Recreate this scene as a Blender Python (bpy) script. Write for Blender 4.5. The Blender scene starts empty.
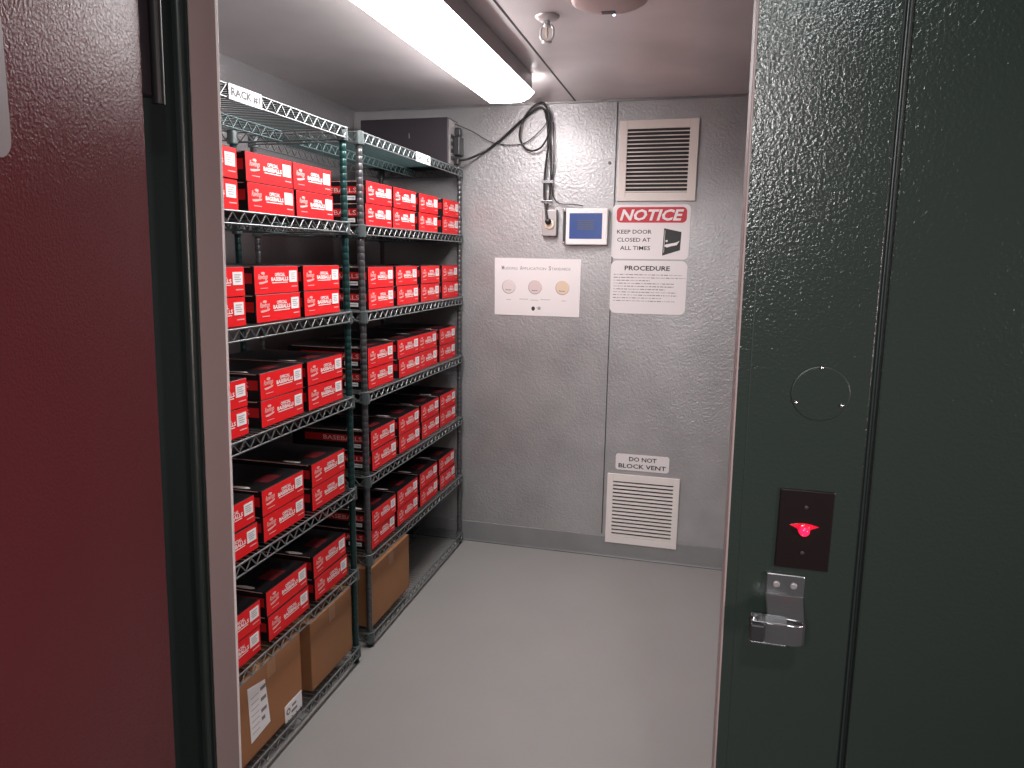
import bpy, math, random
from mathutils import Vector, Matrix
random.seed(7)
S = bpy.context.scene
COL = S.collection

# ------------------------------------------------------------------ materials
def mat(name, col, rough=.5, metal=0., emit=None, estr=0., bump=None, bscale=200., var=0., vscale=4., spec=.5, coat=0., bdist=.002, rvar=0.):
    m = bpy.data.materials.new(name); m.use_nodes = True
    nt = m.node_tree; b = nt.nodes['Principled BSDF']
    b.inputs['Base Color'].default_value = (*col, 1)
    b.inputs['Roughness'].default_value = rough
    b.inputs['Metallic'].default_value = metal
    b.inputs['Specular IOR Level'].default_value = spec
    b.inputs['Coat Weight'].default_value = coat
    if emit:
        b.inputs['Emission Color'].default_value = (*emit, 1)
        b.inputs['Emission Strength'].default_value = estr
    tc = nt.nodes.new('ShaderNodeTexCoord')
    if var or rvar:
        n = nt.nodes.new('ShaderNodeTexNoise'); n.inputs['Scale'].default_value = vscale
        n.inputs['Detail'].default_value = 3; n.inputs['Distortion'].default_value = .15
        nt.links.new(tc.outputs['Object'], n.inputs['Vector'])
        if var:
            r = nt.nodes.new('ShaderNodeValToRGB')
            r.color_ramp.elements[0].position = .1; r.color_ramp.elements[1].position = .9
            r.color_ramp.elements[0].color = (*[c*(1-var) for c in col], 1)
            r.color_ramp.elements[1].color = (*[min(1, c*(1+var)) for c in col], 1)
            nt.links.new(n.outputs['Fac'], r.inputs['Fac']); nt.links.new(r.outputs['Color'], b.inputs['Base Color'])
        if rvar:
            mr = nt.nodes.new('ShaderNodeMapRange')
            mr.inputs['From Min'].default_value = .05; mr.inputs['From Max'].default_value = .95
            mr.inputs['To Min'].default_value = max(.03, rough-rvar); mr.inputs['To Max'].default_value = rough+rvar
            nt.links.new(n.outputs['Fac'], mr.inputs['Value']); nt.links.new(mr.outputs['Result'], b.inputs['Roughness'])
    if bump:
        v = nt.nodes.new('ShaderNodeTexNoise'); v.inputs['Scale'].default_value = bscale
        v.inputs['Detail'].default_value = 3; v.inputs['Roughness'].default_value = .55
        bp = nt.nodes.new('ShaderNodeBump'); bp.inputs['Strength'].default_value = bump; bp.inputs['Distance'].default_value = bdist
        nt.links.new(tc.outputs['Object'], v.inputs['Vector'])
        nt.links.new(v.outputs['Fac'], bp.inputs['Height']); nt.links.new(bp.outputs['Normal'], b.inputs['Normal'])
    return m

M = {}
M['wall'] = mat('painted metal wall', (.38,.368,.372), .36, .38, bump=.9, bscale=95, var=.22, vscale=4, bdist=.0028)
M['leftwall'] = mat('side wall metal with rack shade', (.24,.23,.236), .32, .45, bump=.9, bscale=110, var=.08, vscale=4, bdist=.003)  # darker than the back wall: shadow behind the racks put into the colour
M['ceil'] = mat('painted metal ceiling', (.70,.645,.65), .34, .4, bump=.12, bscale=60, var=.18, vscale=3, bdist=.002)
M['floor'] = mat('grey epoxy floor', (.29,.278,.268), .40, 0, bump=.12, bscale=60, var=.05, vscale=3, spec=.4)
M['cove'] = mat('grey cove base', (.235,.23,.235), .45, .1, bump=.3, bscale=90, var=.12, vscale=7)
M['seam'] = mat('dark joint', (.03,.03,.032), .6)
M['caulk'] = mat('grey caulk', (.30,.29,.30), .5)
M['green'] = mat('dark green textured enamel', (.021,.029,.025), .16, 0, bump=.55, bscale=190, var=.06, vscale=3, bdist=.0016)
M['greentrim'] = mat('dark green smooth trim', (.018,.027,.024), .34, 0, bump=.3, bscale=60, bdist=.001)
M['jamb'] = mat('beige frame liner', (.27,.205,.198), .5, 0, bump=.1, bscale=30, var=.04)
M['leaf'] = mat('door skin with red glow', (.100,.019,.023), .21, 0, spec=.06, bump=.8, bscale=240, var=.06, vscale=3, bdist=.0014)  # maroon base colour stands in for red boxes reflected in the door
M['gasket'] = mat('black gasket', (.012,.011,.011), .5)
M['zinc'] = mat('plated wire', (.22,.235,.235), .28, .7)
M['zincgreen'] = mat('green coated wire', (.09,.14,.14), .38, .4)
M['postgreen'] = mat('green post', (.010,.043,.041), .28, .15)
M['postgrey'] = mat('grey post', (.115,.11,.115), .3, .55)
M['collar'] = mat('corner collar', (.11,.13,.13), .36, .45)
M['white'] = mat('white plastic', (.74,.70,.69), .4)
M['paper'] = mat('white sign sheet', (.73,.68,.68), .5)
M['leafsign'] = mat('grey plastic sign', (.22,.19,.20), .45)
M['vent'] = mat('ivory vent enamel', (.66,.58,.54), .42)
M['ventdark'] = mat('vent interior', (.03,.025,.025), .8)
M['ventwhite'] = mat('white vent enamel', (.74,.68,.65), .42)
M['ink'] = mat('black ink', (.015,.014,.015), .5)
M['greyink'] = mat('grey ink', (.22,.20,.21), .6)
M['paleink'] = mat('pale ink', (.45,.41,.41), .6)
M['bannerred'] = mat('sign red', (.50,.015,.03), .45)
M['redbox'] = mat('red box print', (.80,.010,.014), .5, spec=.25)
M['blackbox'] = mat('black box print', (.010,.008,.009), .4, spec=.3)
M['redside'] = mat('dark red side print', (.48,.010,.014), .4)
M['redtop'] = mat('dark red lid print', (.12,.006,.010), .45)
M['boxwhite'] = mat('box white print and shine', (.85,.80,.78), .45)
M['boxpink'] = mat('box pink print', (.80,.45,.42), .45)
M['sticker'] = mat('white sticker', (.85,.84,.84), .5)
M['cardboard'] = mat('cardboard', (.34,.150,.062), .7, bump=.2, bscale=300, var=.08, vscale=5)
M['cardedge'] = mat('cardboard tape', (.38,.185,.085), .4)
M['blackmetal'] = mat('black powder coat', (.030,.024,.030), .5, .2, bump=.1, bscale=300)
M['upsrear'] = mat('grey connector panel', (.33,.31,.31), .45, .3)
M['blackrubber'] = mat('black rubber', (.015,.014,.016), .45)
M['screen'] = mat('blue display', (.03,.06,.20), .25, emit=(.10,.18,.52), estr=.05)
M['screendark'] = mat('dark display text', (.05,.06,.10), .4)
M['steel'] = mat('outlet steel', (.36,.33,.33), .4, .6)
M['sprinklermetal'] = mat('satin chrome', (.72,.70,.70), .32, .55)
M['chrome'] = mat('chrome', (.62,.62,.64), .18, 1.)
M['latchmetal'] = mat('latch chrome', (.30,.30,.31), .26, .9, bump=.1, bscale=80)
M['socket'] = mat('cream socket', (.75,.62,.48), .4)
M['detector'] = mat('detector shell', (.58,.44,.42), .4)
M['detdark'] = mat('detector grille', (.12,.09,.09), .5)
M['blueled'] = mat('small blue led', (.6,.7,1), .3, emit=(.5,.65,1), estr=3)
M['lens'] = mat('lamp lens', (.95,.95,.95), .4, emit=(1,.968,.965), estr=19.5)
M['lampbody'] = mat('lamp housing', (.40,.38,.39), .4)
M['plate'] = mat('dark brown wall plate', (.013,.008,.008), .22, .2)
M['redled'] = mat('red pilot lamp', (.9,.02,.05), .2, emit=(1,.005,.045), estr=1.6)
M['redlens'] = mat('red lens rim', (.30,.01,.02), .2, emit=(1,.004,.04), estr=.35)
M['ball1'] = mat('pale pink ball print', (.66,.58,.57), .5)
M['ball2'] = mat('pink ball print', (.60,.49,.48), .5)
M['ball3'] = mat('tan ball print', (.66,.50,.37), .5)
M['ballrim'] = mat('ball outline print', (.36,.29,.29), .5)
M['tan'] = mat('brown wall', (.2,.15,.14), .6)

# ------------------------------------------------------------------ mesh builder
class MB:
    def __init__(s): s.v=[]; s.f=[]; s.mi=[]; s.sm=[]; s.mats=[]
    def m(s, name):
        if name not in s.mats: s.mats.append(name)
        return s.mats.index(name)
    def add(s, vs, fs, mt, smooth=False):
        o=len(s.v); s.v += [tuple(v) for v in vs]; k=s.m(mt)
        for f in fs: s.f.append([o+i for i in f]); s.mi.append(k); s.sm.append(smooth)
    def box(s, x0,x1,y0,y1,z0,z1, mt):
        v=[(x,y,z) for z in (z0,z1) for y in (y0,y1) for x in (x0,x1)]
        s.add(v, [(0,2,3,1),(4,5,7,6),(0,1,5,4),(2,6,7,3),(0,4,6,2),(1,3,7,5)], mt)
    def hexa(s, P, mt):   # P: bottom 4 ccw, top 4 ccw
        s.add(P, [(3,2,1,0),(4,5,6,7),(0,1,5,4),(1,2,6,5),(2,3,7,6),(3,0,4,7)], mt)
    def tube(s, pts, r, mt, n=8, caps=True, rr=None):
        pts=[Vector(p) for p in pts]; rings=[]; up=None
        for i,p in enumerate(pts):
            a=pts[max(0,i-1)]; b=pts[min(len(pts)-1,i+1)]; t=(b-a).normalized()
            if up is None: up = Vector((0,0,1)) if abs(t.z)<.9 else Vector((1,0,0))
            u=(up-t*up.dot(t)).normalized(); w=t.cross(u); up=u
            q = rr[i] if rr else r
            rings.append([p+(u*math.cos(2*math.pi*k/n)+w*math.sin(2*math.pi*k/n))*q for k in range(n)])
        vs=[v for g in rings for v in g]; fs=[]
        for i in range(len(rings)-1):
            for k in range(n):
                fs.append((i*n+k, i*n+(k+1)%n, (i+1)*n+(k+1)%n, (i+1)*n+k))
        s.add(vs, fs, mt, n>4)
        if caps: s.add(rings[0], [tuple(range(n))[::-1]], mt); s.add(rings[-1], [tuple(range(n))], mt)
    def bar(s, a, b, r, mt, n=4): s.tube([a,b], r, mt, n)
    def lathe(s, prof, mt, c=(0,0,0), axis='z', n=20):
        vs=[]; fs=[]; cx,cy,cz=c
        for (r,h) in prof:
            for k in range(n):
                a=2*math.pi*k/n; p,q=r*math.cos(a), r*math.sin(a)
                if axis=='z': vs.append((cx+p,cy+q,cz+h))
                elif axis=='y': vs.append((cx+p,cy+h,cz-q))
                else: vs.append((cx+h,cy+p,cz+q))
        for i in range(len(prof)-1):
            for k in range(n): fs.append((i*n+k,i*n+(k+1)%n,(i+1)*n+(k+1)%n,(i+1)*n+k))
        fs.append(tuple(range(n))[::-1]); fs.append(tuple(range((len(prof)-1)*n, len(prof)*n)))
        s.add(vs, fs, mt, True)
    def build(s, name, parent=None, bevel=0, shear=None, autosm=True):
        if shear: s.v=[shear(Vector(v)) for v in s.v]
        me=bpy.data.meshes.new(name); me.from_pydata([tuple(v) for v in s.v], [], s.f)
        for k in s.mats: me.materials.append(M[k])
        me.polygons.foreach_set('material_index', s.mi); me.polygons.foreach_set('use_smooth', s.sm)
        me.update()
        o=bpy.data.objects.new(name, me); COL.objects.link(o)
        if parent: o.parent=parent
        if bevel:
            b=o.modifiers.new('bevel','BEVEL'); b.width=bevel; b.segments=2; b.limit_method='ANGLE'
        return o

def tag(o, label=None, cat=None, group=None, kind=None):
    if label: o['label']=label
    if cat: o['category']=cat
    if group: o['group']=group
    if kind: o['kind']=kind
    return o
def empty(name, loc, label, cat, group=None):
    o=bpy.data.objects.new(name, None); COL.objects.link(o); o.location=loc; o.empty_display_size=.05
    return tag(o,label,cat,group)
def reloc(o, root):   # parts are written in world coordinates: keep them there under a placed root
    o.parent=root; o.matrix_parent_inverse=Matrix.Translation(-Vector(root.location))
    return o

# text as mesh, fitted to a rectangle
_tc={}
def text_geo(txt, bold=0., shear=0.):
    k=(txt,bold,shear)
    if k in _tc: return _tc[k]
    c=bpy.data.curves.new('txt','FONT'); c.body=txt; c.shear=shear; c.offset=bold; c.resolution_u=2; c.fill_mode='FRONT'
    o=bpy.data.objects.new('txt',c); COL.objects.link(o)
    dg=bpy.context.evaluated_depsgraph_get(); dg.update()
    me=bpy.data.meshes.new_from_object(o.evaluated_get(dg))
    V=[(v.co.x,v.co.y) for v in me.vertices]; F=[tuple(p.vertices) for p in me.polygons]
    bpy.data.objects.remove(o); bpy.data.curves.remove(c); bpy.data.meshes.remove(me)
    xs=[v[0] for v in V]; ys=[v[1] for v in V]; x0,x1,y0,y1=min(xs),max(xs),min(ys),max(ys)
    V=[((x-x0)/(x1-x0),(y-y0)/(y1-y0)) for x,y in V]
    _tc[k]=(V,F); return _tc[k]
class Plane:   # a flat writing surface: o + u*ux + v*uy, lifted by n
    def __init__(s, o, ux, uy): s.o=Vector(o); s.ux=Vector(ux); s.uy=Vector(uy); s.n=s.ux.cross(s.uy)
    def p(s,u,v,h=0): return s.o+s.ux*u+s.uy*v+s.n*h
    def text(s, mb, txt, u0,u1,v0,v1, mt, h=.0008, bold=0., shear=0.):
        V,F=text_geo(txt,bold,shear)
        mb.add([s.p(u0+(u1-u0)*x, v0+(v1-v0)*y, h) for x,y in V], F, mt)
    def poly(s, mb, pts, mt, h0=0., h1=.0006):
        n=len(pts); a=[s.p(u,v,h0) for u,v in pts]; b=[s.p(u,v,h1) for u,v in pts]
        fs=[tuple(range(n,2*n))]
        for i in range(n): fs.append((i,(i+1)%n,n+(i+1)%n,n+i))
        fs.append(tuple(range(n))[::-1])
        mb.add(a+b, fs, mt)
    def rect(s, mb, u0,u1,v0,v1, mt, h0=0., h1=.0006): s.poly(mb, [(u0,v0),(u1,v0),(u1,v1),(u0,v1)], mt, h0, h1)
    def rrect(s, mb, u0,u1,v0,v1, r, mt, h0=0., h1=.0006, n=5):
        pts=[]
        for cx,cy,a0 in ((u1-r,v0+r,-90),(u1-r,v1-r,0),(u0+r,v1-r,90),(u0+r,v0+r,180)):
            for i in range(n+1):
                a=math.radians(a0+90*i/n); pts.append((cx+r*math.cos(a), cy+r*math.sin(a)))
        s.poly(mb, pts, mt, h0, h1)
    def disc(s, mb, u,v,r, mt, h0=0., h1=.0006, n=24, ry=None):
        s.poly(mb, [(u+r*math.cos(2*math.pi*i/n), v+(ry or r)*math.sin(2*math.pi*i/n)) for i in range(n)], mt, h0, h1)
def WP(x, z, y): return Plane((x,y,z),(1,0,0),(0,0,1))   # faces the viewer (-Y)

# ------------------------------------------------------------------ dimensions (metres)
XL, XR = -1.892, .62
YF, YI, YB = 1.10, 1.18, 3.742
H = 2.40
def lean_l(v): return Vector((v.x-.028*(2.04-v.z), v.y, v.z))
def lean_r(v): return Vector((v.x+.012*(1.97-v.z), v.y, v.z))

# ------------------------------------------------------------------ the setting
def st(o): return tag(o, kind='structure')
b=MB(); b.box(-3.2,2.6,-2.2,YB+.1,-.06,0,'floor'); st(b.build('floor'))
b=MB(); b.box(XL-.08,XR+.08,YI-.0,YB+.08,H,H+.08,'ceil')
st(b.build('ceiling'))
b=MB(); b.box(-.673,-.665,YI,YB-.001,H-.0012,H-.0002,'seam'); st(b.build('trim_1'))       # ceiling joint
b=MB(); b.box(XL,XR,YB,YB+.08,0,H,'wall'); st(b.build('wall_back'))
b=MB(); b.box(-.4595,-.4545,YB-.0012,YB-.0002,.13,H,'seam'); st(b.build('trim_2'))
b=MB(); b.box(-.4535,-.4515,YB-.0018,YB-.0002,.13,H,'caulk'); st(b.build('trim_3'))
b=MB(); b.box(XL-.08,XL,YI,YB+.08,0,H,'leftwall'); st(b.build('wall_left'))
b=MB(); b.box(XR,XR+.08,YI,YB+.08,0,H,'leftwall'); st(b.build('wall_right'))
# ceiling / wall corner trims
b=MB(); b.box(XL,XR,YB-.010,YB-.0002,H-.010,H-.0002,'leftwall'); st(b.build('trim_4'))
b=MB(); b.box(XL+.0002,XL+.012,YB-.012,YB-.0005,.0,H-.01,'caulk'); st(b.build('trim_5'))
def cove(name, P, Q, n):     # cove base: vertical leaf with a curved foot
    b=MB(); P=Vector(P); Q=Vector(Q); n=Vector(n)
    prof=[(.0005,.118),(.006,.116),(.007,.05),(.007,.012),(.008,.006),(.010,.001),(.010,.0),(.0005,.0)]
    vs=[P+n*a+Vector((0,0,h)) for a,h in prof]+[Q+n*a+Vector((0,0,h)) for a,h in prof]; k=len(prof)
    fs=[(i,(i+1)%k,k+(i+1)%k,k+i) for i in range(k)]+[tuple(range(k))[::-1],tuple(range(k,2*k))]
    b.add(vs,fs,'cove'); return st(b.build(name))
cove('baseboard_back',(XL,YB,0),(XR,YB,0),(0,-1,0))
cove('baseboard_left',(XL,YI,0),(XL,YB-.04,0),(1,0,0))
b=MB(); b.tube([(XL,YB-.0115,.001),(XR,YB-.0115,.001)],.0024,'seam',4); st(b.build('trim_6'))

# front wall with the doorway
b=MB(); b.hexa([(-3.2,YF,0),(-.861,YF,0),(-.861,YI,0),(-3.2,YI,0),(-3.2,YF,2.6),(-.861,YF,2.6),(-.861,YI,2.6),(-3.2,YI,2.6)],'greentrim')
st(b.build('wall_front_left', shear=lambda v: lean_l(v) if v.x>-1 else v))
b=MB(); b.box(-.86,-.8585,YF+.004,YI-.003,0,2.12,'jamb'); st(b.build('trim_7', shear=lean_l))
b=MB(); b.tube([(-.859,YI-.003,0),(-.859,YI-.003,2.12)],.0035,'white',6); st(b.build('jamb_edge_highlight', shear=lean_l))  # white edge: grazing interior light on the jamb corner, painted in
b=MB(); b.tube([(-.876,YF-.001,0),(-.876,YF-.001,2.12)],.010,'greentrim',10); st(b.build('trim_9', shear=lean_l))
b=MB(); b.box(-.875,.07,YF+.001,YI,2.12,2.6,'greentrim'); st(b.build('wall_front_header'))
b=MB(); b.box(.052,.2345,YF,YI,0,2.6,'green'); st(b.build('wall_front_right', bevel=.001, shear=lean_r))
b=MB(); b.box(.2455,2.6,YF-.004,YI,0,2.6,'green'); st(b.build('wall_front_far', bevel=.003, shear=lambda v: lean_r(v) if v.x<1 else v))
b=MB(); b.box(.2335,.2465,YF+.010,YI-.01,0,2.6,'gasket'); st(b.build('trim_10', shear=lean_r))
b=MB(); b.tube([(.2400,YF+.006,0),(.2400,YF+.006,2.6)],.0026,'greentrim',6); st(b.build('trim_11', shear=lean_r))
b=MB(); b.box(.0495,.0515,YF+.003,YI-.003,0,2.12,'jamb'); st(b.build('trim_12', shear=lean_r))
b=MB(); b.tube([(.0515,YF+.001,0),(.0515,YF+.001,2.12)],.0022,'jamb',6); st(b.build('trim_13', shear=lean_r))
b=MB(); b.box(.070,.0712,YF-.0008,YF+.0002,0,2.12,'greentrim'); st(b.build('trim_14', shear=lean_r))
# room the photographer stands in
b=MB(); b.box(-3.2,2.6,-2.2,YI-.002,2.76,2.84,'tan'); st(b.build('ceiling_outside'))

# opened door leaf (inner skin faces the doorway)
LD=math.radians(73.)                           # angle the leaf makes with the wall
du=Vector((math.cos(LD),-math.sin(LD),0)); dn=Vector((math.sin(LD),math.cos(LD),0))
P0=Vector((-.838,.970,0))
def leafpt(a,t,z): return P0+du*a-dn*t+Vector((-.030*(2.0-z),0,z))
def leafhex(b,a0,a1,t0,t1,z0,z1,mt):
    b.hexa([leafpt(a0,t1,z0),leafpt(a1,t1,z0),leafpt(a1,t0,z0),leafpt(a0,t0,z0),leafpt(a0,t1,z1),leafpt(a1,t1,z1),leafpt(a1,t0,z1),leafpt(a0,t0,z1)],mt)
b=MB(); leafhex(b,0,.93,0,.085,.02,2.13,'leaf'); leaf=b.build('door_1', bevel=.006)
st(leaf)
b=MB(); leafhex(b,.012,.030,.087,.100,.03,2.12,'gasket'); leafhex(b,-.006,-.0005,.02,.06,.05,2.10,'gasket'); b.build('gasket', leaf)
b=MB()
for z0 in (1.865,.45):
    leafhex(b,-.050,-.001,.004,.034,z0,z0+.16,'blackmetal')
    zc=z0
    p=leafpt(-.045,.0,0)
    b.tube([leafpt(-.040,-.004,z0-.01),leafpt(-.040,-.004,z0+.17)],.010,'gasket',10)
h=b.build('hinge', leaf, bevel=.003)
# rounded notice stuck on the leaf
pl=Plane(leafpt(.330,.0,0)+Vector((.03*2.0,0,0)), du, (0,0,1))
b=MB(); zs=[]
pl.rrect(b,.0,.22,1.722,1.885,.022,'leafsign',-.0016,-.0002)
def lf(v): return Vector((v.x-.030*(2.0-v.z),v.y,v.z))
nd=b.build('door_notice', shear=lf); tag(nd,'pale grey rounded notice on the red-tinted open door, cut by the left picture edge','sign')

# ------------------------------------------------------------------ wire racks
DEP=.48; FX=-1.250
def post_mesh(mt):
    b=MB(); prof=[(.0105,0),(.0105,.006),(.0125,.006)]
    z=.03
    while z<2.045:
        prof += [(.0125,z-.0014),(.0121,z-.0008),(.0121,z+.0008),(.0125,z+.0014)]; z+=.0254
    prof += [(.0125,2.064),(.0125,2.0655),(.009,2.0670)]
    b.lathe(prof,mt,n=12); return b
def truss(b, a, c, n, mt, drop=.034, r=.0033):
    a=Vector(a); c=Vector(c); dz=Vector((0,0,-drop))
    b.tube([a,c],r,mt,6); b.tube([a+dz,c+dz],r*.9,mt,6)
    pts=[]
    for i in range(2*n+1):
        p=a.lerp(c,i/(2*n)); pts.append(p+(dz*.93 if i%2 else dz*.07))
    for i in range(2*n): b.bar(pts[i],pts[i+1],r*.72,mt,5)
def rack(name,label,y0,y1,zs,postmat,tagy,tagtxt):
    root=empty(name,(FX-DEP/2,(y0+y1)/2,0),label,'wire rack','wire shelving racks')
    xb=FX-DEP
    pm=None
    for px in (FX-.016, xb+.016):
        for py in (y0+.018, y1-.018):
            if pm is None: o=post_mesh(postmat).build('post'); pm=o
            else: o=bpy.data.objects.new('post',pm.data); COL.objects.link(o)
            o.location=(px,py,0); reloc(o,root)
    for k,z in enumerate(zs):
        b=MB()
        e=.012
        truss(b,(FX,y0+e,z),(FX,y1-e,z),23,'zinc'); truss(b,(xb,y0+e,z),(xb,y1-e,z),23,'zinc')
        truss(b,(xb+e,y0,z),(FX-e,y0,z),9,'zinc'); truss(b,(xb+e,y1,z),(FX-e,y1,z),9,'zinc')
        for px in (FX-.016, xb+.016):
            for py in (y0+.018, y1-.018):
                b.lathe([(.0135,-.043),(.0190,-.043),(.0203,-.0425),(.0203,-.0415),(.0192,.0035),(.0192,.0045),(.0180,.005),(.0135,.005)],'collar',(px,py,z),n=16)
        s=b.build('shelf'); reloc(s,root)
        b=MB(); n=47
        for i in range(n):
            y=y0+.024+(y1-y0-.048)*i/(n-1)
            b.bar((xb,y,z+.0022),(FX,y,z+.0022),.0016,'zincgreen' if k==0 else 'zinc',4)
        w=b.build('wire_deck',s); w.matrix_parent_inverse=s.matrix_world.inverted()
        b=MB(); truss(b,(FX-.262,y0+.01,z-.004),(FX-.262,y1-.01,z-.004),23,'zincgreen'); 
        w=b.build('center_truss',s)
    # tag on the top front edge
    b=MB(); p=Plane((FX+.0045,tagy[0],zs[0]-.037),(0,1,0),(0,0,1)); L=tagy[1]-tagy[0]
    p.rect(b,0,L,0,.040,'sticker',0,.0016); p.text(b,tagtxt,L*.06,L*.94,.008,.032,'ink',.0022,bold=.035)
    t=b.build('rack_tag'); reloc(t,root); t['label']='white tag printed '+tagtxt
    return root
Z1=[2.065,1.7374,1.4140,1.0940,.7335,.4000,.0690]
Z2=[2.070,1.7326,1.4050,1.0859,.7418,.4064,.0620]
rack('wire_rack','wire shelving rack nearest the doorway, green posts, tagged RACK #1',1.205,2.424,Z1,'postgreen',(1.741,1.890),'RACK #1')
rack('wire_rack','wire shelving rack against the back wall, carrying the black power unit',2.515,3.702,Z2,'postgrey',(3.038,3.206),'RACK #2')

# ------------------------------------------------------------------ red ball boxes
W,D,HB=.240,.36,.0845
b=MB()
x0,x1,y0,y1,z0,z1=-D,0,0,W,0,HB-.0012
V=[(x0,y0,z0),(x1,y0,z0),(x1,y1,z0),(x0,y1,z0),(x0,y0,z1),(x1,y0,z1),(x1,y1,z1),(x0,y1,z1)]
for f,mt in (((3,2,1,0),'blackbox'),((4,5,6,7),'blackbox'),((0,1,5,4),'blackbox'),((1,2,6,5),'redbox'),((2,3,7,6),'blackbox'),((3,0,4,7),'redbox')):
    b.add(V,[f],mt)
proto=b.build('ball_box')
mm=proto.data
import bmesh
bm=bmesh.new(); bm.from_mesh(mm); bmesh.ops.remove_doubles(bm,verts=bm.verts,dist=1e-5)
bmesh.ops.bevel(bm,geom=list(bm.edges),offset=.0012,segments=1,affect='EDGES'); bm.to_mesh(mm); bm.free()
fp=Plane((0,0,0),(0,1,0),(0,0,1))
b=MB(); z=lambda t: HB-t
fp.text(b,'OFFICIAL',.106,.162,z(.033),z(.022),'boxwhite',.0007,bold=.03)
fp.text(b,'BASEBALLS',.086,.180,z(.047),z(.0345),'boxwhite',.0007,bold=.035)
fp.rect(b,.090,.176,z(.0530),z(.0505),'boxwhite',.0002,.0007)
fp.rect(b,.028,.066,z(.0675),z(.0655),'boxpink',.0002,.0007); fp.rect(b,.198,.231,z(.0670),z(.0640),'boxpink',.0002,.0007)
lettering=b.build('lettering',proto)
b=MB()
fp.text(b,'Rawlings',.018,.068,z(.045),z(.024),'boxpink',.0007,bold=.02,shear=.35)
fp.poly(b,[(.020,z(.049)),(.062,z(.0455)),(.068,z(.0435)),(.066,z(.049)),(.040,z(.054)),(.024,z(.0545))],'boxpink',.0002,.0007)
fp.disc(b,.044,z(.022),.010,'boxpink',.0001,.0004,ry=.004)
logo=b.build('logo',proto)
b=MB(); fp.rect(b,.186,.230,z(.052),z(.016),'sticker',.0002,.0010)
for i,(u0,u1) in enumerate(((.193,.222),(.193,.216),(.193,.222),(.197,.219))):
    fp.rect(b,u0,u1,z(.0255+i*.0062),z(.0225+i*.0062),'paleink',.001,.0013)
stick=b.build('barcode_label',proto); stick['label']='white barcode label on the red end'
b=MB()
sp=Plane((-D,0,0),(1,0,0),(0,0,1))      # near side (faces -Y)
def side(plane, flip):
    m=(lambda u0,u1:(D-u1,D-u0)) if flip else (lambda u0,u1:(u0,u1))
    plane.rect(b,*m(.008,.300),z(.052),z(.022),'redside',.0002,.0005); plane.rect(b,*m(.012,.34),z(.0050),z(.0030),'boxpink',.0002,.0006)
    plane.text(b,'BASEBALLS',*m(.040,.215),z(.046),z(.028),'boxpink',.0008,bold=.01)
    plane.rect(b,*m(.045,.105),z(.074),z(.058),'sticker',.0002,.0007)
    plane.rect(b,*m(.050,.100),z(.067),z(.065),'ink',.0007,.0009)
side(sp,True)
op=Plane((0,W,0),(-1,0,0),(0,0,1)); side(op,False)
tp=Plane((0,0,HB-.0012),(0,1,0),(-1,0,0)); tp.n=Vector((0,0,1))
tp.rect(b,.080,.160,.030,.085,'redtop',.0002,.0005)
tp.disc(b,.016,.085,.009,'boxwhite',.0002,.0006,ry=.034)  # white oval: glossy shine on the lid, painted in
prt=b.build('side_print_and_shine',proto)

def copy_tree(o):
    c=o.copy(); COL.objects.link(c)
    for ch in list(o.children):
        k=ch.copy(); COL.objects.link(k); k.parent=c
    return c
R1=[[(1.797-W),1.838,(2.094,2.084)],[1.797-W,1.853,2.118],[1.790-W,1.853,2.118],[1.800-W,1.832,2.122],[1.790-W,1.832,2.116]]
R2=[[2.585,2.838,3.126,3.434],[2.592,2.864,3.148,3.432],[2.579,2.870,3.116,3.388],[2.592,2.864,3.132,3.392],[2.572,2.840,3.108,3.374]]
colname1=['stack nearest the doorway','middle stack','stack farthest from the doorway']
colname2=['first stack from the doorway','second stack from the doorway','third stack from the doorway','stack nearest the back wall']
ordn=['top box level','second box level','middle box level','fourth box level','lowest box level']
first=True
for ri,(rows,zz,names,rk) in enumerate(((R1,Z1,colname1,'RACK #1'),(R2,Z2,colname2,'back rack'))):
    for si,row in enumerate(rows):
        for ci,y in enumerate(row):
            for lv in (0,1):
                yy=y[lv] if isinstance(y,tuple) else y+random.uniform(-.003,.003)*(1 if lv else .3)
                o=proto if first else copy_tree(proto); first=False
                o.location=(-1.268+random.uniform(-.004,.002), yy, zz[si+1]+.0045+lv*HB)
                o.rotation_euler.z=random.uniform(-.007,.007)
                tag(o,'%s red baseball box, %s, %s, %s'%('upper' if lv else 'lower',names[ci],ordn[si],rk),'box','red baseball boxes on the wire racks')

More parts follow.
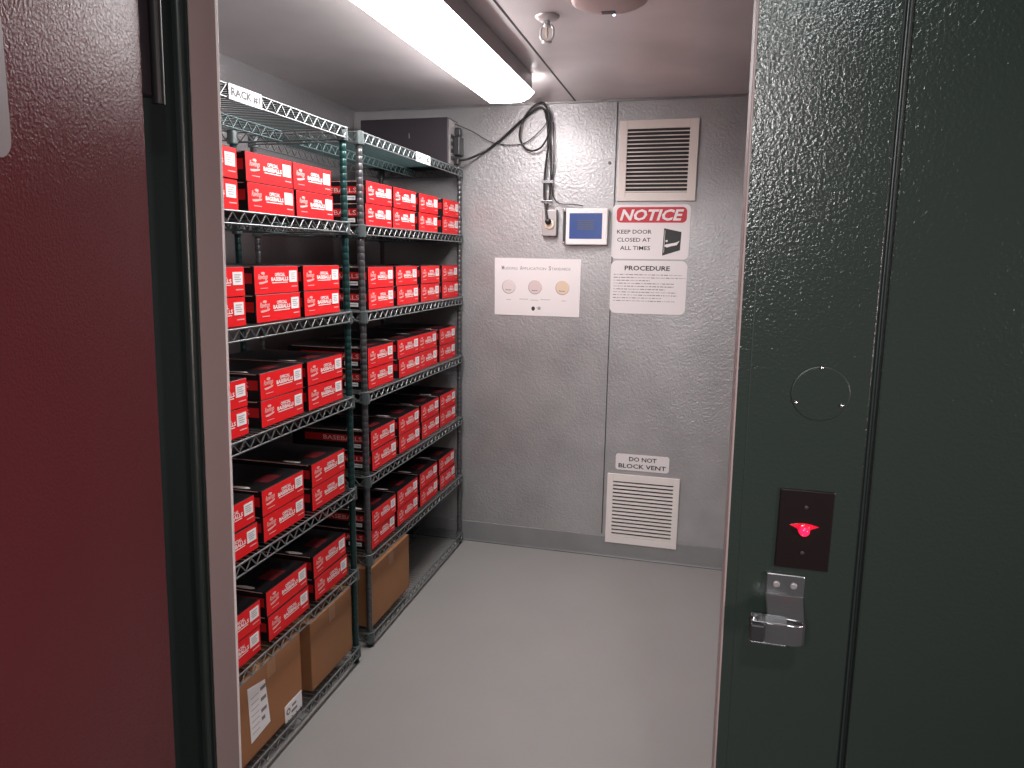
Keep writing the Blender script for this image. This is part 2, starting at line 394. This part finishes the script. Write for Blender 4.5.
# ------------------------------------------------------------------ cardboard cartons
def carton(y0,y1,zb,h,label,dep=.42,extra=None):
    root=empty('cardboard_box',(-1.27-dep/2,(y0+y1)/2,zb),label,'box','cardboard cartons on the bottom shelves')
    b=MB(); b.box(-1.27-dep,-1.27,y0,y1,zb,zb+h-.003,'cardboard'); o=b.build('body',bevel=.003); reloc(o,root)
    b=MB(); ym=(y0+y1)/2
    b.box(-1.27-dep,-1.27,y0,y1,zb+h-.0028,zb+h,'cardboard'); o=b.build('flap',bevel=.001); reloc(o,root)
    b=MB(); b.box(-1.27-dep-.0006,-1.2694,ym-.024,ym+.024,zb+h-.06,zb+h+.0006,'cardedge'); o=b.build('tape'); reloc(o,root)
    if extra: extra(root)
    return root
def lab1(root):
    p=Plane((-1.27,0,0),(0,1,0),(0,0,1))
    b=MB(); p.poly(b,[(1.718,.125),(1.820,.134),(1.802,.294),(1.712,.314)],'sticker',0,.001)
    for zc in (.275,.238,.200,.172):
        p.rect(b,1.775,1.803-(.0 if zc>.18 else .01),zc-.006,zc+.006,'greyink',.001,.0014)
    for i in range(7): p.rect(b,1.725,1.765,.15+i*.02,.1525+i*.02,'paleink',.001,.0013)
    o=b.build('shipping_label'); reloc(o,root); o['label']='white shipping label'
    b=MB(); p.rect(b,1.902,2.006,.066,.128,'sticker',0,.001)
    p.disc(b,1.922,.100,.012,'greyink',.001,.0014,n=12); p.disc(b,1.922,.100,.006,'sticker',.0014,.0016,n=12)
    p.rect(b,1.94,1.975,.083,.092,'greyink',.001,.0014); p.rect(b,1.945,1.97,.103,.112,'greyink',.001,.0014)
    o=b.build('barcode_label'); reloc(o,root)
carton(1.665,2.012,.0735,.272,'brown carton with white shipping label, bottom shelf beside the door frame',extra=lab1)
carton(2.078,2.385,.0735,.262,'plain brown carton on the bottom shelf of RACK #1, right of the labelled carton')
carton(2.560,2.965,.0665,.262,'plain brown carton alone on the bottom shelf of the back rack')

# ------------------------------------------------------------------ power unit on top of the back rack
ux0,ux1,uy0,uy1,uz=-1.755,-1.275,3.535,3.685,2.0758
root=empty('power_unit',((ux0+ux1)/2,(uy0+uy1)/2,uz),'black metal power supply case lying on top of the back rack','electrical unit')
b=MB(); b.box(ux0,ux1,uy0,uy1,uz,uz+.232,'blackmetal'); o=b.build('case',bevel=.004); reloc(o,root)
b=MB(); b.box(ux1,ux1+.003,uy0+.006,uy1-.006,uz+.008,uz+.224,'upsrear')
for k in range(4): b.box(ux1+.003,ux1+.006,uy0+.03,uy0+.07,uz+.03+k*.035,uz+.05+k*.035,'ink')
o=b.build('connector_panel',bevel=.001); reloc(o,root)
b=MB(); b.box(ux1+.003,ux1+.040,uy0+.060,uy1-.02,uz+.055,uz+.150,'blackrubber'); b.box(ux1+.003,ux1+.035,uy0+.085,uy1-.025,uz+.152,uz+.195,'blackrubber'); b.box(ux1+.003,ux1+.03,uy0+.07,uy0+.11,uz+.01,uz+.045,'blackrubber')
o=b.build('plug',bevel=.006); reloc(o,root)
b=MB(); WP(0,0,uy0).rect(b,-1.487,-1.483,uz+.135,uz+.160,'greyink',.0002,.0008); o=b.build('badge'); reloc(o,root)

# ------------------------------------------------------------------ cables
def smooth_path(pts, sub=6):
    P=[Vector(p) for p in pts]; out=[]
    for i in range(len(P)-1):
        a=P[max(0,i-1)];p=P[i];q=P[i+1];c=P[min(len(P)-1,i+2)]
        for k in range(sub):
            t=k/sub
            out.append(.5*((2*p)+(-a+q)*t+(2*a-5*p+4*q-c)*t*t+(-a+3*p-3*q+c)*t**3))
    out.append(P[-1]); return out
YC=YB-.022
def cable(name,pts,r,label):
    b=MB(); b.tube(smooth_path(pts),r,'blackrubber',8); o=b.build(name)
    return tag(o,label,'cable','black cables on the back wall')
cable('power_cable',[(-1.262,3.62,2.110),(-1.22,3.66,2.118),(-1.14,YC,2.165),(-1.05,YC,2.225),(-.96,YC,2.300),(-.89,YC,2.352),(-.845,YC,2.372),(-.818,YC,2.345),(-.803,YC-.01,2.27),(-.800,YC-.01,2.18),(-.812,YC-.01,2.06),(-.815,YC-.01,1.95),(-.800,YC-.03,1.865),(-.790,YC-.045,1.805)],.0058,'thick black power cable running from the power unit up and down to the outlet')
cable('looped_cable',[(-.785,YC-.012,1.91),(-.782,YC-.012,2.10),(-.800,YC-.012,2.25),(-.802,YC-.014,2.34),(-.835,YC-.014,2.392),(-.885,YC-.012,2.372),(-.935,YC-.012,2.31),(-.950,YC-.012,2.235),(-.925,YC-.014,2.180),(-.880,YC-.016,2.160),(-.830,YC-.018,2.180),(-.795,YC-.02,2.245),(-.790,YC-.022,2.32),(-.815,YC-.022,2.375)],.0052,'black cable coiled in a round loop below the lamp end')
cable('thin_cable',[(-1.262,3.60,2.285),(-1.20,3.68,2.262),(-1.10,YC+.006,2.21),(-1.00,YC+.006,2.195),(-.92,YC+.006,2.205),(-.84,YC+.003,2.265),(-.80,YC+.003,2.315)],.0024,'thin black cable sagging across the wall from the power unit')
cable('display_cable',[(-.778,YC,2.30),(-.768,YC-.004,2.12),(-.777,YC-.006,2.0),(-.765,YC-.002,1.925),(-.72,YC,1.895),(-.66,YC,1.893),(-.61,YC-.005,1.885)],.0028,'thin black cable dropping from the coil to the blue display')
b=MB()
for z in (2.005,1.905): b.tube([(-.80,YB-.045,z),(-.80,YB-.0005,z)],.004,'chrome',8); b.box(-.825,-.765,YB-.050,YB-.046,z-.007,z+.007,'chrome')
tag(b.build('cable_clip',bevel=.001),'small metal clip holding the hanging cables above the outlet','clip')

# outlet
root=empty('power_outlet',(-.78,YB,1.80),'small metal outlet box left of the blue display','outlet')
b=MB(); b.box(-.822,-.745,YB-.038,YB-.0005,1.733,1.866,'steel'); o=b.build('box',bevel=.003); reloc(o,root)
b=MB(); b.lathe([(.024,0),(.026,-.003),(.024,-.007),(.018,-.008)],'socket',(-.781,YB-.038,1.792),'y',20); o=b.build('socket'); reloc(o,root)
b=MB(); b.lathe([(.016,0),(.015,-.018),(.008,-.024)],'blackrubber',(-.786,YB-.046,1.806),'y',14); o=b.build('plug'); reloc(o,root)
# display
root=empty('control_display',(-.585,YB,1.77),'white framed blue digital display on the back wall beside the outlet','display')
dy=YB-.045
b=MB(); b.box(-.695,-.480,dy,YB-.0005,1.690,1.872,'white'); o=b.build('housing',bevel=.005); reloc(o,root)
p=WP(0,0,dy)
b=MB(); p.rect(b,-.676,-.508,1.720,1.848,'screen',0,.001)
for i in range(5): p.rect(b,-.635,-.552,1.766+i*.0105,1.7725+i*.0105,'screendark',.001,.0014)
o=b.build('screen'); reloc(o,root); o['label']='blue lit screen with dark text block'
b=MB(); b.box(-.712,-.696,dy+.012,YB-.0005,1.700,1.862,'blackrubber');  # black strip is the display's side shadow, built as a box
for z in (1.862,1.700): b.tube([(-.705,dy+.006,z-.008),(-.705,dy+.006,z+.008)],.007,'chrome',8)
o=b.build('side_shadow_clips',bevel=.002); reloc(o,root)

# ------------------------------------------------------------------ signs
YS=YB-.0006
p=WP(0,0,YS)
root=empty('notice_sign',(-.27,YB,1.75),'white notice sign with red NOTICE banner, keep door closed at all times','sign')
b=MB(); p.rrect(b,-.462,-.075,1.622,1.892,.024,'paper',0,.0016); o=b.build('panel'); reloc(o,root)
b=MB(); p.rrect(b,-.441,-.093,1.803,1.880,.022,'bannerred',.0016,.0022); p.text(b,'NOTICE',-.425,-.108,1.813,1.869,'paper',.0028,bold=.03,shear=.25); o=b.build('banner'); reloc(o,root); o['label']='red banner with white italic word NOTICE'
b=MB()
p.text(b,'KEEP DOOR',-.436,-.262,1.748,1.768,'ink',.0024,bold=.012); p.text(b,'CLOSED AT',-.434,-.266,1.708,1.728,'ink',.0024,bold=.012); p.text(b,'ALL TIMES',-.418,-.266,1.667,1.687,'ink',.0024,bold=.012)
o=b.build('lettering'); reloc(o,root)
b=MB(); p.poly(b,[(-.205,1.640),(-.118,1.668),(-.115,1.758),(-.201,1.776)],'ink',.0016,.0022)
p.poly(b,[(-.199,1.655),(-.197,1.655),(-.195,1.766),(-.197,1.766)],'paper',.0022,.0026)
p.disc(b,-.186,1.713,.0055,'paper',.0022,.0028,n=14)
p.poly(b,[(-.197,1.688),(-.183,1.681),(-.160,1.688),(-.135,1.693),(-.122,1.714),(-.140,1.706),(-.168,1.700),(-.188,1.697)],'paper',.0022,.0028)
o=b.build('door_pictogram'); reloc(o,root); o['label']='black door pictogram with white arm'
root=empty('procedure_sign',(-.27,YB,1.48),'white PROCEDURE sign full of small print below the notice sign','sign')
b=MB(); p.rrect(b,-.460,-.077,1.344,1.614,.030,'paper',0,.0016); o=b.build('panel'); reloc(o,root)
b=MB(); p.text(b,'PROCEDURE',-.390,-.163,1.564,1.588,'ink',.0024,bold=.022); o=b.build('heading'); reloc(o,root)
b=MB(); rr=random.Random(3); zl=1.543
for i,end in enumerate((-.10,-.08,-.26,-.14,-.14,-.18,-.125,-.12,-.20,-.13)):
    u=-.445
    while u<end:
        w=rr.uniform(.006,.024); p.rect(b,u,min(u+w,end),zl-.0026,zl+.0018,'greyink' if rr.random()<.55 else 'paleink',.0016,.002); u+=w+.004
    zl-=.0148
o=b.build('small_print'); reloc(o,root)
root=empty('vent_sign',(-.255,YB,.55),'small white DO NOT BLOCK VENT label above the floor vent','sign')
b=MB(); p.rrect(b,-.396,-.114,.503,.592,.014,'paper',0,.0016); o=b.build('panel'); reloc(o,root)
b=MB(); p.text(b,'DO NOT',-.325,-.180,.554,.578,'ink',.0024,bold=.018); p.text(b,'BLOCK VENT',-.380,-.130,.515,.539,'ink',.0024,bold=.018); o=b.build('lettering'); reloc(o,root)
# poster with three balls
root=empty('ball_poster',(-.85,YB,1.46),'white poster showing three round baseballs in a row','poster')
b=MB(); p.poly(b,[(-1.082,1.315),(-.620,1.315),(-.618,1.616),(-1.084,1.619)],'paper',0,.003); o=b.build('sheet'); reloc(o,root)
b=MB()
u=-1.045
for wd,L in (('MUDDING',.095),('APPLICATION',.150),('STANDARDS',.125)):
    p.text(b,wd[0],u,u+.013,1.556,1.578,'greyink',.0036,bold=.01); p.text(b,wd[1:],u+.015,u+L-.008,1.557,1.571,'greyink',.0036); u+=L+.006
for u0,u1,zc in ((-1.018,-.992,1.396),(-.945,-.895,1.40),(-.885,-.84,1.396),(-.83,-.775,1.40),(-.715,-.69,1.396)): p.rect(b,u0,u1,zc,zc+.004,'paleink',.003,.0034)
o=b.build('title'); reloc(o,root)
b=MB()
p.disc(b,-.868,1.353,.010,'ink',.003,.0036,n=12,ry=.012); p.rect(b,-.850,-.832,1.355,1.361,'paleink',.003,.0036); p.rrect(b,-.843,-.828,1.348,1.364,.003,'greyink',.003,.0034)
o=b.build('emblem'); reloc(o,root)
for u,mt in ((-1.005,'ball1'),(-.860,'ball2'),(-.712,'ball3')):
    b=MB(); p.disc(b,u,1.466,.0375,'ballrim',.003,.0035,n=28); p.disc(b,u+.001,1.468,.0350,mt,.0035,.0040,n=28)
    p.rect(b,u-.016,u+.014,1.447,1.451,'greyink',.004,.0044); p.poly(b,[(u-.018,1.451),(u-.013,1.447),(u-.011,1.449),(u-.016,1.455)],'greyink',.004,.0044)
    o=b.build('ball_picture'); reloc(o,root)

# ------------------------------------------------------------------ vents
def vent(label,x0,x1,z0,z1,ix0,ix1,iz0,iz1,n,mt,tilt,slot):
    root=empty('wall_vent',((x0+x1)/2,YB,z0),label,'vent','louvred vents on the back wall')
    y0=YB-.012; yb=YB-.0005
    b=MB(); b.box(ix0-.002,ix1+.002,YB-.0025,yb,iz0-.002,iz1+.002,'ventdark'); o=b.build('backing'); reloc(o,root)
    b=MB()
    b.box(x0,ix0,y0,yb,z0,z1,mt); b.box(ix1,x1,y0,yb,z0,z1,mt); b.box(ix0,ix1,y0,yb,z0,iz0,mt); b.box(ix0,ix1,y0,yb,iz1,z1,mt)
    o=b.build('frame',bevel=.0015); reloc(o,root)
    b=MB(); pit=(iz1-iz0)/n
    for i in range(n):
        z=iz0+pit*i
        t=.0025
        b.hexa([(ix0,YB-.011,z+.0015),(ix1,YB-.011,z+.0015),(ix1,YB-.003,z+tilt*pit),(ix0,YB-.003,z+tilt*pit),
                (ix0,YB-.011,z+pit*slot),(ix1,YB-.011,z+pit*slot),(ix1,YB-.003,z+tilt*pit+t),(ix0,YB-.003,z+tilt*pit+t)],mt)
    o=b.build('louvers'); reloc(o,root)
    b=MB()
    for x in (x0+.016,x1-.016):
        b.lathe([(.0035,0),(.0035,-.001),(.002,-.002)],mt,(x,y0,(z0+z1)/2),'y',10)
    o=b.build('screw'); reloc(o,root)
vent('beige louvred vent high on the back wall above the notice sign',-.441,-.058,1.909,2.298,-.402,-.100,1.950,2.256,16,'vent',.30,.30)
vent('white louvred vent low on the back wall near the floor',-.436,-.054,.087,.479,-.404,-.086,.125,.439,15,'ventwhite',.5,.52)
b=MB(); b.lathe([(.008,0),(.008,-.003),(.004,-.006)],'greyink',(-.487,YB-.0004,2.097),'y',12); tag(b.build('wall_screw'),'dark screw head on the back wall left of the upper vent','screw')

# ------------------------------------------------------------------ ceiling fittings
root=empty('strip_light',(-.9,2.4,H),'bright white fluorescent strip lamp along the ceiling above the racks','ceiling light')
b=MB(); ya,yz=1.87,3.225
prof=[(-1.020,H-.030),(-.996,H-.074),(-.966,H-.098),(-.950,H-.102),(-.826,H-.102),(-.808,H-.097),(-.782,H-.084),(-.762,H-.062)]
k=len(prof); vs=[(x,ya,z) for x,z in prof]+[(x,yz+.0*z,z) for x,z in prof]
b.add(vs,[(i,i+1,k+i+1,k+i) for i in range(k-1)]+[(k-1,0,k,2*k-1)]+[tuple(range(k))[::-1],tuple(range(k,2*k))],'lens'); o=b.build('diffuser'); reloc(o,root)
b=MB(); b.hexa([(-1.022,ya-.01,H-.0298),(-.758,ya-.01,H-.0618),(-.758,yz-.06,H-.0618),(-1.022,yz-.06,H-.0298),(-1.022,ya-.01,H-.0005),(-.758,ya-.01,H-.0005),(-.758,yz-.06,H-.0005),(-1.022,yz-.06,H-.0005)],'lampbody'); o=b.build('housing',bevel=.002); reloc(o,root)
b=MB(); b.box(-.860,-.815,yz-.06,yz+.05,H-.035,H-.0005,'lampbody'); o=b.build('junction_box',bevel=.003); reloc(o,root)

c=(-.540,2.45,H)
root=empty('sprinkler',c,'small chrome fire sprinkler hanging from the ceiling right of the strip lamp','sprinkler')
def part(b,name,root,bevel=0): o=b.build(name,root,bevel); return o
b=MB(); b.lathe([(.040,-.0005),(.040,-.004),(.031,-.011),(.016,-.016),(.010,-.016)],'sprinklermetal'); part(b,'escutcheon',root)
b=MB(); b.lathe([(.009,-.014),(.009,-.028),(.012,-.028),(.012,-.034),(.006,-.036)],'sprinklermetal'); b.lathe([(.003,-.036),(.0045,-.05),(.003,-.066)],'socket'); part(b,'body',root)
b=MB()
for s in (-1,1): b.tube(smooth_path([(s*.012,0,-.028),(s*.021,0,-.040),(s*.020,0,-.066),(s*.006,0,-.078)]),.0034,'sprinklermetal',6)
part(b,'frame_arm',root)
b=MB(); b.lathe([(.004,-.076),(.017,-.079),(.017,-.081),(.004,-.083)],'sprinklermetal'); part(b,'deflector',root)

root=empty('smoke_detector',(-.318,2.300,H),'beige-pink round detector on the ceiling, cut by the top picture edge','detector')
b=MB(); n=28
pr=[(.112,-.0005),(.116,-.008),(.114,-.018),(.100,-.026),(.07,-.031),(.02,-.032)]
b.lathe(pr,'detector',n=32); o=part(b,'shell',root); 
b=MB(); b.box(-.030,.012,.045,.072,-.0325,-.0290,'detdark'); part(b,'grille',root)
b=MB(); b.lathe([(.004,-.026),(.004,-.031),(.002,-.032)],'blueled',(.004,.094,0),n=10); part(b,'indicator_light',root)

# ------------------------------------------------------------------ fittings on the green frame
root=empty('switch_plate',(.169,YF,1.225),'dark brown plate with glowing red pilot light, above the latch','switch plate')
b=MB(); q=WP(0,0,YF-.0005)
def shp(v): return v
P=[(.131,1.164),(.207,1.164),(.207,1.288),(.131,1.288)]
b.hexa([(.131,YF-.0005,1.163),(.2075,YF-.0005,1.163),(.2075,YF-.001,1.289),(.131,YF-.001,1.289)][0:0] or
       [(.131,YF-.0045,1.163),(.2075,YF-.0045,1.163),(.2075,YF-.0005,1.163),(.131,YF-.0005,1.163),(.131,YF-.0045,1.288),(.2075,YF-.0045,1.288),(.2075,YF-.0005,1.288),(.131,YF-.0005,1.288)],'plate')
o=b.build('plate',bevel=.003); reloc(o,root)
b=MB(); b.lathe([(.0090,0),(.0090,-.003),(.0076,-.0042)],'redlens',(.1685,YF-.0046,1.228),'y',20); q.poly(b,[(.1480,1.2330),(.158,1.2285),(.1685,1.2190),(.179,1.2285),(.1890,1.2330),(.178,1.2360),(.1685,1.2370),(.159,1.2360)],'redlens',.0042,.0056); o=b.build('lens_rim'); reloc(o,root)
b=MB(); b.lathe([(.0072,0),(.0072,-.003),(.0056,-.005),(.0025,-.006)],'redled',(.1685,YF-.0090,1.226),'y',20); o=b.build('indicator_light'); reloc(o,root); o['label']='glowing red pilot light'
for zz_ in (1.262,1.190):
    b=MB(); b.lathe([(.0032,0),(.0032,-.001),(.002,-.0016)],'blackmetal',(.1690,YF-.0046,zz_),'y',10); o=b.build('screw'); reloc(o,root)

root=empty('cover_disc',(.174,YF,1.433),'round flush green cover held by three screws, above the switch plate','cover plate')
b=MB(); b.lathe([(.0405,-.0003),(.0402,-.0010),(.0392,-.0012)],'greentrim',(.175,YF,1.434),'y',40); Plane((.175,YF-.0012,1.434),(1,0,0),(0,0,1)).disc(b,0,0,.0385,'green',0,.0008,n=40)
o=b.build('disc'); reloc(o,root)
for u,w in ((.1735,1.4725),(.1425,1.4195),(.2045,1.4185)):
    b=MB(); b.lathe([(.0034,0),(.0034,-.0012),(.0018,-.0028)],'chrome',(u,YF-.0019,w),'y',12); o=b.build('screw'); reloc(o,root)

root=empty('latch_strike',(.149,YF,1.12),'chrome latch strike with dark roller on the green frame below the switch plate','latch')
b=MB(); b.box(.121,.177,YF-.006,YF-.0005,1.117,1.153,'latchmetal'); o=b.build('mounting_plate',bevel=.002); reloc(o,root)
for u in (.136,.161):
    b=MB(); b.lathe([(.0055,0),(.0055,-.001),(.004,-.0024),(.0015,-.0016)],'steel',(u,YF-.006,1.136),'y',14); o=b.build('screw'); reloc(o,root)
b=MB(); b.hexa([(.124,YF-.046,1.088),(.176,YF-.046,1.088),(.176,YF-.034,1.088),(.124,YF-.034,1.088),(.121,YF-.006,1.119),(.177,YF-.006,1.119),(.177,YF-.0005,1.119),(.121,YF-.0005,1.119)],'latchmetal')
o=b.build('neck',bevel=.002); reloc(o,root)
b=MB()   # curved hood: C-shaped channel open to the left
n=12; outer=[];
for i in range(n+1):
    a=math.radians(-90+180*i/n); outer.append((.150+.030*math.cos(a)**1.0, YF-.040+0*i, 1.092+.0))
prof=[(.112,.004),(.128,.000),(.150,.002)]+[(.150+.026*math.sin(math.radians(180*i/10)), .013-.013*math.cos(math.radians(180*i/10))+0) for i in range(1,10)]+[(.150,.026),(.132,.034)]
z0,z1=1.066,1.098; th=.004
def offs(pr,t):
    out=[]
    for i,(x,y) in enumerate(pr):
        a=pr[max(0,i-1)]; c=pr[min(len(pr)-1,i+1)]; dx,dy=c[0]-a[0],c[1]-a[1]; L=math.hypot(dx,dy) or 1
        out.append((x-dy/L*t, y+dx/L*t))
    return out
inn=offs(prof,th); k=len(prof); vs=[]
for zq in (z0,z1):
    vs+=[(x,YF-.062+y,zq) for x,y in prof]; vs+=[(x,YF-.062+y,zq) for x,y in inn]
fs=[]
for i in range(k-1):
    fs += [(i,i+1,2*k+i+1,2*k+i),(k+i+1,k+i,3*k+i,3*k+i+1),(i+1,i,k+i,k+i+1),(2*k+i,2*k+i+1,3*k+i+1,3*k+i)]
fs += [(0,2*k,3*k,k),(k-1,2*k-1,4*k-1,3*k-1)]
b.add(vs,fs,'latchmetal',False)
b.box(.100,.150,YF-.060,YF-.034,1.096,1.099,'latchmetal'); b.box(.100,.150,YF-.060,YF-.034,1.063,1.066,'latchmetal')
o=b.build('hood',bevel=.001); reloc(o,root)
b=MB(); b.box(.098,.1185,YF-.0665,YF-.036,1.0685,1.0955,'ink'); o=b.build('roller',bevel=.003); reloc(o,root); o['label']='black roller in the strike'
b=MB(); b.tube([(.1035,YF-.050,1.060),(.1035,YF-.050,1.1025)],.0048,'chrome',12); o=b.build('pin'); reloc(o,root)

# ------------------------------------------------------------------ lights
def area(name,loc,target,sx,sy,power,col):
    l=bpy.data.lights.new(name,'AREA'); l.shape='RECTANGLE'; l.size=sx; l.size_y=sy; l.energy=power; l.color=col
    o=bpy.data.objects.new(name,l); COL.objects.link(o); o.location=loc
    o.rotation_euler=(Vector(target)-Vector(loc)).to_track_quat('-Z','Y').to_euler(); return o
area('corridor_lamp',(.26,-.30,2.72),(.35,.2,0),.08,.08,7,(.92,1.,.98))
area('side_fill',(1.95,-.35,1.5),(-.72,.75,1.35),.4,.4,3.2,(1,.78,.76)).data.spread=math.radians(60)  # unseen fill light, added to brighten the door leaf and jamb
area('hallway_fill',(-.42,-1.7,2.35),(-.40,3.7,.25),.7,.4,9,(1,.96,.95)).data.spread=math.radians(80)  # unseen fill light, added to lift the dim lower back wall
w=bpy.data.worlds.new('world'); S.world=w; w.use_nodes=True
w.node_tree.nodes['Background'].inputs['Color'].default_value=(.20,.19,.20,1); w.node_tree.nodes['Background'].inputs['Strength'].default_value=.35

# ------------------------------------------------------------------ camera
F=Vector((-0.24952029,0.95239517,-0.1751658)); R=Vector((0.96664449,0.2557593,0.01362425)); U=Vector((-0.05777595,0.16592352,0.98444468))
cd=bpy.data.cameras.new('camera'); cam=bpy.data.objects.new('camera',cd); COL.objects.link(cam)
mx=Matrix((R,U,-F)).transposed().to_4x4(); mx.translation=Vector((0,0,1.6235)); cam.matrix_world=mx
cd.sensor_width=36; cd.lens=713.8951/1024*36; cd.clip_start=.02
S.camera=cam
vs=S.view_settings; vs.view_transform='Standard'; vs.look='None'; vs.gamma=1; vs.use_curve_mapping=False; vs.exposure=.75
